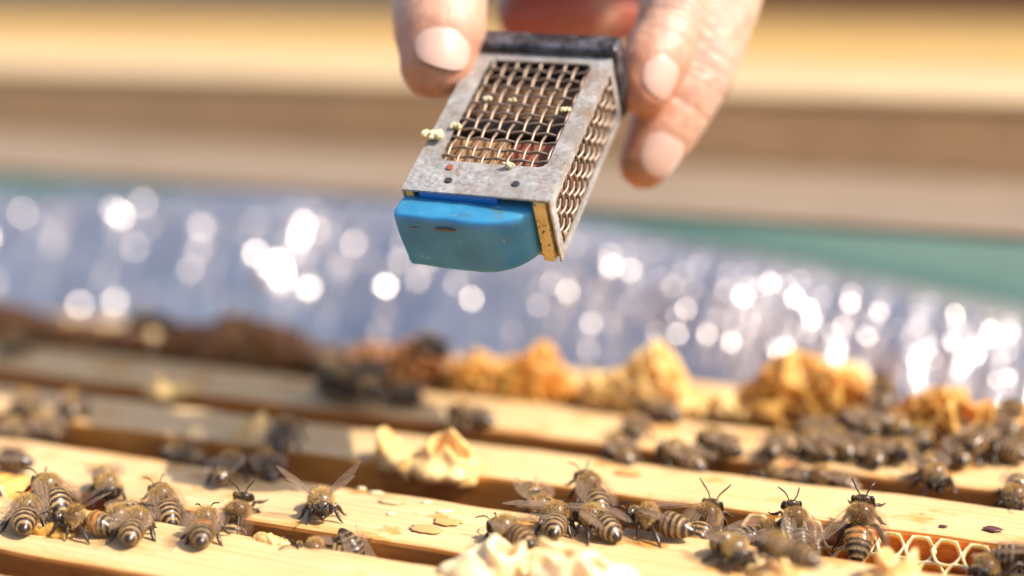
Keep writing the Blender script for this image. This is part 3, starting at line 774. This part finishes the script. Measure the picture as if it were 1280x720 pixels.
# ------------------------------------------------------------------ bees
BEE_BODY = {}; BEE_FUZZ = {}
HEAD = [(6.15, 2.35, .12, .12), (6.02, 2.4, .8, 1.0), (5.75, 2.5, 1.45, 1.5), (5.35, 2.6, 1.82, 1.66), (4.95, 2.68, 1.72, 1.52), (4.62, 2.76, 1.1, 1.0), (4.42, 2.82, .62, .62)]
THOR = [(4.25, 2.95, .95, .9), (3.9, 3.1, 1.5, 1.45), (3.3, 3.22, 1.92, 1.85), (2.6, 3.28, 2.1, 2.02), (1.9, 3.24, 2.02, 1.95), (1.3, 3.12, 1.65, 1.6), (.85, 2.98, 1.1, 1.1), (.5, 2.85, .5, .52)]
def spine(pose):
    """rings (x, z, ry, rz, colour, hair) of one continuous body"""
    col, curl = pose
    rings = [(x, z, ry, rz, (.040, .028, .018), .36) for x, z, ry, rz in HEAD]
    rings += [(x, z, ry, rz, (.17, .105, .05), .85 if ry > 1 else .5) for x, z, ry, rz in THOR]
    n = 46
    for i in range(n+1):
        t = i/n; seg = t*6.2; fr = seg % 1
        prof = (math.sin(min(1, t*4.2)*math.pi/2)**.8)*(1-max(0, (t-.30)/.70)**2.3)
        ry = .35+1.92*prof; ry *= (1+.045*fr-.02)
        x = .25-6.6*t; z = 2.75-.15*t-.55*t*t
        if curl:
            b = curl*t*t; z -= 2.6*b; x += 1.5*b
        if t > .985: ry = .12
        dark = (.034, .019, .010)
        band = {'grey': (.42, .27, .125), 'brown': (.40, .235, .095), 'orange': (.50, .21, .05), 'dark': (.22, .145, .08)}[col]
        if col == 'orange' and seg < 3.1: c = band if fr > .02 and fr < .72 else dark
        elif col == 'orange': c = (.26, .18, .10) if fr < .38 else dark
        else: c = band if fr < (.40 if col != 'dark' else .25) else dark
        if t < .07: c = (.12, .08, .05)
        if t > .86: c = dark
        rings.append((x, z, max(ry, .1), max(ry*.93, .1), c, .42 if c != dark else .06))
    return rings
def bee_body(key):
    if key in BEE_BODY: return BEE_BODY[key]
    col, curl, legs = key; rg = spine((col, curl)); seg = 18; G = Geo()
    cj = random.Random(11)
    for ri, (x, z, ry, rz, c, h) in enumerate(rg):
        for k in range(seg):
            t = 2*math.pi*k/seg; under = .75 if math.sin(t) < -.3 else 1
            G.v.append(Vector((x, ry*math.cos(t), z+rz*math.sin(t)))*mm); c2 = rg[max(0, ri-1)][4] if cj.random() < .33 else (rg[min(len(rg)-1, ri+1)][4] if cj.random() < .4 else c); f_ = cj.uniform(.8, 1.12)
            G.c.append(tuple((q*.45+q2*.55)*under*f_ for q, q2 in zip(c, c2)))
    for i in range(len(rg)-1):
        for k in range(seg):
            a = i*seg+k; b = i*seg+(k+1) % seg; G.f.append((a, a+seg, b+seg, b)); G.m.append(0)
    G.f.append(tuple(range(seg))); G.f.append(tuple((len(rg)-1)*seg+k for k in range(seg))[::-1]); G.m += [0, 0]
    rl = random.Random(legs*7+3); lc = (.05, .028, .016)
    for s in (-1, 1):
        for (x0, dx1, dx2, dx3, out) in ((3.5, 1.1, 2.0, 2.9, .85), (2.6, .1, -.2, -.3, 1.05), (1.7, -1.3, -2.9, -4.0, 1.0)):
            j = rl.uniform(-1.0, 1.0); out *= rl.uniform(.8, 1.12)
            p = [(x0, s*.9, 1.9), (x0+dx1*.35+j*.3, s*1.6*out, 1.5), (x0+dx1+j*.6, s*2.5*out, 2.45), (x0+(dx1+dx2)/2+j, s*2.95*out, 1.6), (x0+dx2+j, s*3.3*out, .75), (x0+(dx2+dx3)/2+j, s*3.7*out, .25), (x0+dx3+j, s*4.1*out, .1)]
            w = 1.25 if x0 < 2 else 1
            G.tube([Vector(q)*mm for q in p], [r*mm*w for r in (.42, .34, .30, .36, .30, .17, .10)], 7, 0, lc)
        a = [(5.85, s*.42, 3.1), (6.3, s*.75, 3.75), (6.6, s*1.0, 4.1), (7.3, s*1.35, 4.15), (8.2, s*1.8, 3.8), (8.9, s*2.1, 3.4)]
        if legs == 2: a = [(5.7, s*.42, 3.3), (6.0, s*.8, 4.2), (6.2, s*1.0, 4.7), (6.5, s*1.6, 5.4), (6.8, s*2.3, 6.2), (7.0, s*2.8, 6.9)]
        G.tube([Vector(q)*mm for q in a], [r*mm for r in (.13, .12, .13, .15, .14, .10)], 6, 0, (.02, .013, .01))
    # mandibles / tongue tip below the face
    G.tube([Vector(q)*mm for q in ((5.9, 0, 1.6), (6.0, 0, 1.0), (5.9, 0, .65))], [.42*mm, .30*mm, .12*mm], 7, 0, (.05, .03, .02))
    BEE_BODY[key] = G.build('bee_body', M['bee']); return BEE_BODY[key]
def bee_fuzz(key):
    if key in BEE_FUZZ: return BEE_FUZZ[key]
    col, curl, legs = key; rg = spine((col, curl)); rf = random.Random(5); V = []; F = []
    for i in range(len(rg)-1):
        x, z, ry, rz, c, h = rg[i]; x1, z1, ry1, rz1, c1, h1 = rg[i+1]
        if h < .1: continue
        dl = abs(x1-x); per = 6.28*(ry+rz)/2
        dens = 60 if i < 6 else (70 if i < 15 else 75)
        for q in range(int(dl*per*dens)):
            t = rf.uniform(0, 6.283); f = rf.random()
            cx, cz, cy, czr = x+(x1-x)*f, z+(z1-z)*f, ry+(ry1-ry)*f, rz+(rz1-rz)*f
            p = Vector((cx, cy*math.cos(t), cz+czr*math.sin(t))); nr = Vector((.0, math.cos(t), math.sin(t)))
            lean = Vector((-1.0, 0, 0)) if i > 14 else Vector((rf.uniform(-.5, .2), 0, 0))
            d = (nr*(.55 if i > 14 else 1)+lean*.8+Vector((rf.uniform(-.4, .4), rf.uniform(-.4, .4), rf.uniform(-.4, .4)))).normalized()
            ln = h*rf.uniform(.55, 1.1); sd = d.cross(Vector((rf.uniform(-1, 1), rf.uniform(-1, 1), rf.uniform(-1, 1)))).normalized()*.028
            b = len(V); p -= nr*.05
            V += [(p-sd)*mm, (p+sd)*mm, (p+d*ln)*mm]; F.append((b, b+1, b+2))
    me = mesh_from('bee_fuzz', V, F, M['fuzz'], False); BEE_FUZZ[key] = me; return me
def wing_mesh(L, Wd, hind):
    n = 16; up = []; lo = []
    for i in range(n+1):
        t = i/n; x = -L*t
        w_ = Wd*(math.sin(math.pi*min(1, t**.75*.93+.05))**.75)
        yl = .18*L*t*.0
        up.append((x, yl+w_*.32, .18*math.sin(t*3.1))); lo.append((x, yl-w_*.68, .10*math.sin(t*3.1)-.1*w_*.3))
    V = []; F = []; m = []
    rows = 6
    for i in range(n+1):
        for j in range(rows+1):
            f = j/rows; a, b = Vector(up[i]), Vector(lo[i]); p = a.lerp(b, f); p.z += .10*math.sin(f*9+i*.35)*.5; V.append(p*mm)
    for i in range(n):
        for j in range(rows):
            k = i*(rows+1)+j; F.append((k, k+rows+1, k+rows+2, k+1)); m.append(0)
    G = Geo(); G.v = V; G.f = F; G.m = m; G.c = [None]*len(V)
    def vein(path, r):
        pts = []
        for (t, f) in path:
            i = min(n, max(0, int(round(t*n)))); pts.append(Vector(up[i]).lerp(Vector(lo[i]), f)*mm+Vector((0, 0, .02*mm)))
        G.tube(pts, r*mm, 4, 1)
    vein([(i/8, .0) for i in range(9)], .075); vein([(i/8, .28) for i in range(7)], .045); vein([(i/8, .55) for i in range(7)], .04)
    if not hind:
        vein([(.35, .0), (.42, .28), (.45, .55), (.5, .95)], .035); vein([(.6, 0), (.62, .28), (.62, .55), (.7, .9)], .03)
    return G.build('bee_wing', [M['wing'], M['vein']])
FW, HW = wing_mesh(8.8, 3.0, False), wing_mesh(6.2, 2.3, True)
def eye_mesh():
    bm = bmesh.new(); bmesh.ops.create_uvsphere(bm, u_segments=14, v_segments=10, radius=1)
    for v in bm.verts: v.co = Vector((v.co.x*.62, v.co.y*.42, v.co.z*1.15))*mm
    return bm_mesh('bee_eye', bm, M['eye'], True)
EYE = eye_mesh()
WINGS = {'fold': ((10, -4), (16, -7)), 'half': ((30, 6), (38, 2)), 'spread': ((58, 32), (66, 22)), 'flat': ((72, 4), (80, 0)), 'up': ((24, 38), (30, 30))}
def bee(head, tail, label, z=0, col='grey', curl=0, legs=0, wing='fold', pitch=0, roll=0, s=1.0, dz=0, group='honeybees on the frames', fuzz=True):
    ph, pt = onz(*head, z+.0028), onz(*tail, z+.0028); d = ph-pt; yaw = math.atan2(d.y, d.x); c = (ph+pt)/2
    rt = empty('honeybee'); rv = random.Random(int(tail[0]*13+tail[1]*5)); s *= rv.uniform(1.02, 1.17); legs = legs if legs == 2 else (0, 1, 3, 4)[rv.randrange(4)]; curl = curl or rv.choice((0, 0, .25, -.12)); key = (col, curl, legs)
    if not pitch: pitch = rv.uniform(-3, 4)
    if not roll: roll = rv.uniform(-7, 7)
    Rm = Matrix.Rotation(yaw, 4, 'Z') @ Matrix.Rotation(R(-pitch), 4, 'Y') @ Matrix.Rotation(R(roll), 4, 'X')
    piv = Vector((0, 0, .0028*s)); pos = Vector((c.x, c.y, z+dz))+piv-(Rm.to_3x3() @ piv) if (pitch or roll) else Vector((c.x, c.y, z+dz))
    rt.matrix_world = Matrix.Translation(pos) @ Rm @ Matrix.Scale(s, 4)
    tag(rt, label, 'bee', group)
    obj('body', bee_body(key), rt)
    if fuzz: obj('fuzz', bee_fuzz(key), rt)['kind'] = 'stuff'
    rw = random.Random(int(head[0]*7+head[1]))
    for sd in (-1, 1):
        obj('eye', EYE, rt, Vector((5.38, sd*1.58, 2.75))*mm, (0, 0, -sd*R(18)))
        for k, (me, root) in enumerate(((FW, (2.9, 1.25, 4.55)), (HW, (2.1, 1.2, 4.35)))):
            yw, pt_ = WINGS[wing][k]; yw += rw.uniform(-4, 4); pt_ += rw.uniform(-2, 2)
            o = obj('wing', me, rt, Vector((root[0], sd*root[1], root[2]))*mm)
            m4 = Matrix.Rotation(-sd*R(yw), 4, 'Z') @ Matrix.Rotation(R(pt_), 4, 'Y') @ Matrix.Rotation(sd*R(8), 4, 'X')
            if sd > 0: m4 = m4 @ Matrix.Scale(-1, 4, (0, 1, 0))
            m4.translation = Vector((root[0], sd*root[1], root[2]))*mm; o.matrix_local = m4
    return rt
# --- cluster on the front bars, beside the small patch of cells
bee((-38, 574), (40, 578), 'glossy dark bee on the bar behind the small cell patch', col='dark', legs=1)
bee((36, 614), (27, 677), 'grey banded bee facing the foil right beside the small cell patch', legs=0, wing='fold')
bee((46, 606), (88, 636), 'bee showing its face and eyes, looking over the back of the bee at the cells', z=.001, legs=1, pitch=12, curl=.5)
bee((70, 648), (150, 655), 'orange waisted bee seen side on among the crowd, one wing raised', col='orange', legs=1, wing='up', curl=.3)
bee((150, 634), (116, 572), 'long banded bee walking down off the bar into the crowd', legs=0, pitch=-8)
bee((133, 660), (175, 628), 'bee half hidden under the crowd with its wings shining', z=-.003, legs=1)
bee((183, 628), (152, 690), 'banded bee with light stripes standing clear of the crowd, next to the orange banded bee', legs=0)
bee((187, 609), (226, 656), 'dark headed bee stretching a leg out, climbing from the gap behind the orange banded bee', z=-.001, pitch=18, legs=1)
bee((262, 630), (246, 692), 'bee with bright orange bands standing alone on the front bar edge', col='orange', legs=1)
bee((304, 650), (285, 664), 'bee with two raised antennae climbing head first out of the gap', z=-.0045, pitch=48, legs=2)
# --- on the bar with the round stains
bee((303, 566), (266, 607), 'banded black tailed bee on the sunlit bar next to bees in the hand shadow', legs=0)
bee((325, 566), (345, 600), 'black looking bee in the hand shadow beside the banded bee', col='dark', legs=1, z=-.001)
bee((372, 520), (336, 566), 'dark bee bridging the gap up onto the shaded bar', col='dark', legs=1, z=.002, pitch=15)
bee((404, 647), (398, 606), 'bee facing forward alone on the bare bar with both wings spread', legs=0, wing='spread', col='brown')
bee((470, 704), (424, 695), 'bee diving into the narrow gap with only its glossy tail showing', z=-.0062, pitch=-62, col='dark')
bee((394, 693), (424, 692), 'bee deep in the narrow gap with only its head top showing', z=-.0047, pitch=10, legs=1)
# --- middle cluster
bee((690, 640), (650, 610), 'grey bee with hanging tail up in the gap behind the splay winged bee', z=-.0015, col='brown', pitch=-18, legs=1)
bee((697, 624), (690, 680), 'banded bee with both wings splayed sideways facing the foil', legs=0, wing='flat')
bee((620, 656), (662, 676), 'bee half hidden behind the lump of white wax', legs=1, wing='half', col='brown')
bee((717, 597), (766, 642), 'fuzzy bee climbing head up against the next bar above the side on bee', z=-.001, pitch=20, legs=1, col='brown')
bee((722, 640), (779, 668), 'banded bee seen side on, touching the splay winged bee', legs=1, wing='fold')
bee((788, 646), (864, 662), 'bee in full profile with dark legs, next to the bee peeking from the gap', legs=1, wing='half')
bee((896, 643), (862, 676), 'fuzzy bee peeking out of the gap with one antenna up', z=-.0035, pitch=25, legs=2, col='brown')
bee((930, 697), (893, 670), 'rounded fuzzy bee turned forward on the bar edge near the gap', col='brown', legs=1, wing='fold', curl=.4)
bee((962, 668), (930, 673), 'glossy dark bee low in the gap behind the rounded fuzzy bee', z=-.004, col='dark', legs=1)
bee((955, 680), (1020, 700), 'large soft looking brown bee perched on the wax scrap before the open cells', z=.0058, col='brown', wing='half', legs=1)
# --- on the open cells
bee((975, 624), (1020, 678), 'bee with a shiny grey abdomen crawling up from the open cells', z=.0, pitch=38, dz=-.002, legs=1, col='dark')
bee((1087, 612), (1062, 694), 'orange and black banded bee on the open cells with one wing held out', z=.0, pitch=42, dz=-.002, legs=0, col='orange', wing='half')
bee((1226, 716), (1256, 700), 'dark bee in the gap under the end of the open cells', z=-.006, col='dark', legs=1)
bee((1290, 700), (1258, 696), 'dark bee beyond the last open cell in the gap', z=-.004, col='dark', legs=0)
# --- next bars: sunlit crowd below the amber burr comb
bee((1187, 612), (1142, 566), 'bee turned forward with head bent down over the bar edge in front of the crowd', legs=1, col='brown', pitch=-10, curl=.3)
bee((1262, 634), (1278, 594), 'bee facing forward over the bar edge at the end of the crowd', legs=2, col='grey', z=-.001, pitch=-14)
bee((965, 598), (1004, 599), 'bee low in the gap showing only its back, under the lone bee', z=-.0035, legs=1, col='brown')
bee((1022, 601), (1060, 606), 'bee low in the gap showing only its back, below the crowd', z=-.0035, legs=0)
bee((1088, 540), (1100, 592), 'brown furry bee seen from behind at the front of the crowd', legs=0, col='brown')
bee((1035, 540), (1068, 572), 'bee with pale shining tail at the side of the brown furry bee', legs=1)
bee((1042, 525), (1010, 548), 'bee at the foot of the white capped comb', legs=1)
bee((1136, 542), (1096, 526), 'bee in the middle of the crowd behind the brown furry bee', legs=0, z=.002)
bee((1096, 480), (1112, 512), 'bee clinging upright to the burr comb between its amber and orange parts', z=.006, pitch=35, legs=1)
bee((1160, 566), (1136, 530), 'bee in the crowd walking behind the forward bent bee', legs=1)
bee((1196, 545), (1206, 586), 'bee with glossy tail facing the orange burr comb', legs=0, col='grey')
bee((1232, 558), (1270, 566), 'bee side on beside the glossy tailed bee', legs=1)
bee((1262, 508), (1266, 546), 'bee climbing the end of the orange burr comb', z=.004, pitch=30, legs=1)
bee((1290, 540), (1262, 575), 'bee at the far end of the crowd below the climbing bee', legs=0)
bee((1180, 520), (1215, 538), 'bee on the foot of the orange burr comb', legs=1, z=.001)
bee((976, 540), (962, 574), 'lone dark bee before the holed amber burr comb', col='grey', legs=1)
bee((876, 546), (926, 566), 'bee on the sunlit bar between the lone dark bee and the long bee', legs=0)
bee((818, 560), (890, 586), 'long bee lying along the edge of the sunlit bar with a pale tail', legs=1, z=-.0015)
bee((788, 518), (798, 550), 'bee at the foot of the tall rounded yellow burr comb', col='grey', legs=0)
bee((764, 552), (790, 574), 'bee hanging at the bar edge below the one at the tall yellow comb', legs=1, z=-.001)
bee((806, 508), (846, 516), 'dark bee tucked between the yellow burr comb and the bar', col='dark', legs=0)
# --- half shaded bars behind the crowd on the front bars
bee((30, 482), (36, 528), 'soft dark bee upright on the sunlit bar behind the glossy bee', col='grey', legs=0)
bee((94, 486), (90, 526), 'bee alone on the sunlit bar near the soft dark bee', legs=1, col='grey')
bee((48, 520), (76, 550), 'bee hanging over the bar edge below the lone bee', legs=1, z=-.003)
bee((5, 528), (34, 552), 'bee in the gap beside the one hanging over the edge', legs=0, z=-.004)
bee((215, 566), (250, 574), 'bee in the gap behind the sunlit bar showing pale wings', z=-.004, legs=1, wing='half')
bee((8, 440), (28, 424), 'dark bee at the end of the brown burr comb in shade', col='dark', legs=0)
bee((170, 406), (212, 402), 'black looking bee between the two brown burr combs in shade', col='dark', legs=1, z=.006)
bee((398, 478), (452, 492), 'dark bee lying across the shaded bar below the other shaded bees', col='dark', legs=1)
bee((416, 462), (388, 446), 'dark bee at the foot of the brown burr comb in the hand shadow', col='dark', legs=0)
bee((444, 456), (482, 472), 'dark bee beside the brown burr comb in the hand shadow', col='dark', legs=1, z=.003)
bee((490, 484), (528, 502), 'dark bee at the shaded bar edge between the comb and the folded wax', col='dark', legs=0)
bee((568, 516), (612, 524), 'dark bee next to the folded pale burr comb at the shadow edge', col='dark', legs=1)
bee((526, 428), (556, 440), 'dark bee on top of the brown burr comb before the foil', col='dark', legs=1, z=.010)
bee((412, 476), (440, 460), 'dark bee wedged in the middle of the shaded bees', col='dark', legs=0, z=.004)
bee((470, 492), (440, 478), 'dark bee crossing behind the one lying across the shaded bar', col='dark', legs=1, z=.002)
bee((1066, 522), (1090, 538), 'bee squeezed between the white capped comb and the crowd', legs=0, z=.003)
bee((1120, 574), (1140, 548), 'bee in the crowd between the brown furry bee and the forward bent bee', legs=1)
bee((1236, 540), (1214, 556), 'bee climbing over others before the orange burr comb', legs=0, z=.003, col='brown')
bee((1010, 552), (1032, 566), 'bee at the edge of the crowd facing the lone dark bee', legs=1, col='brown')
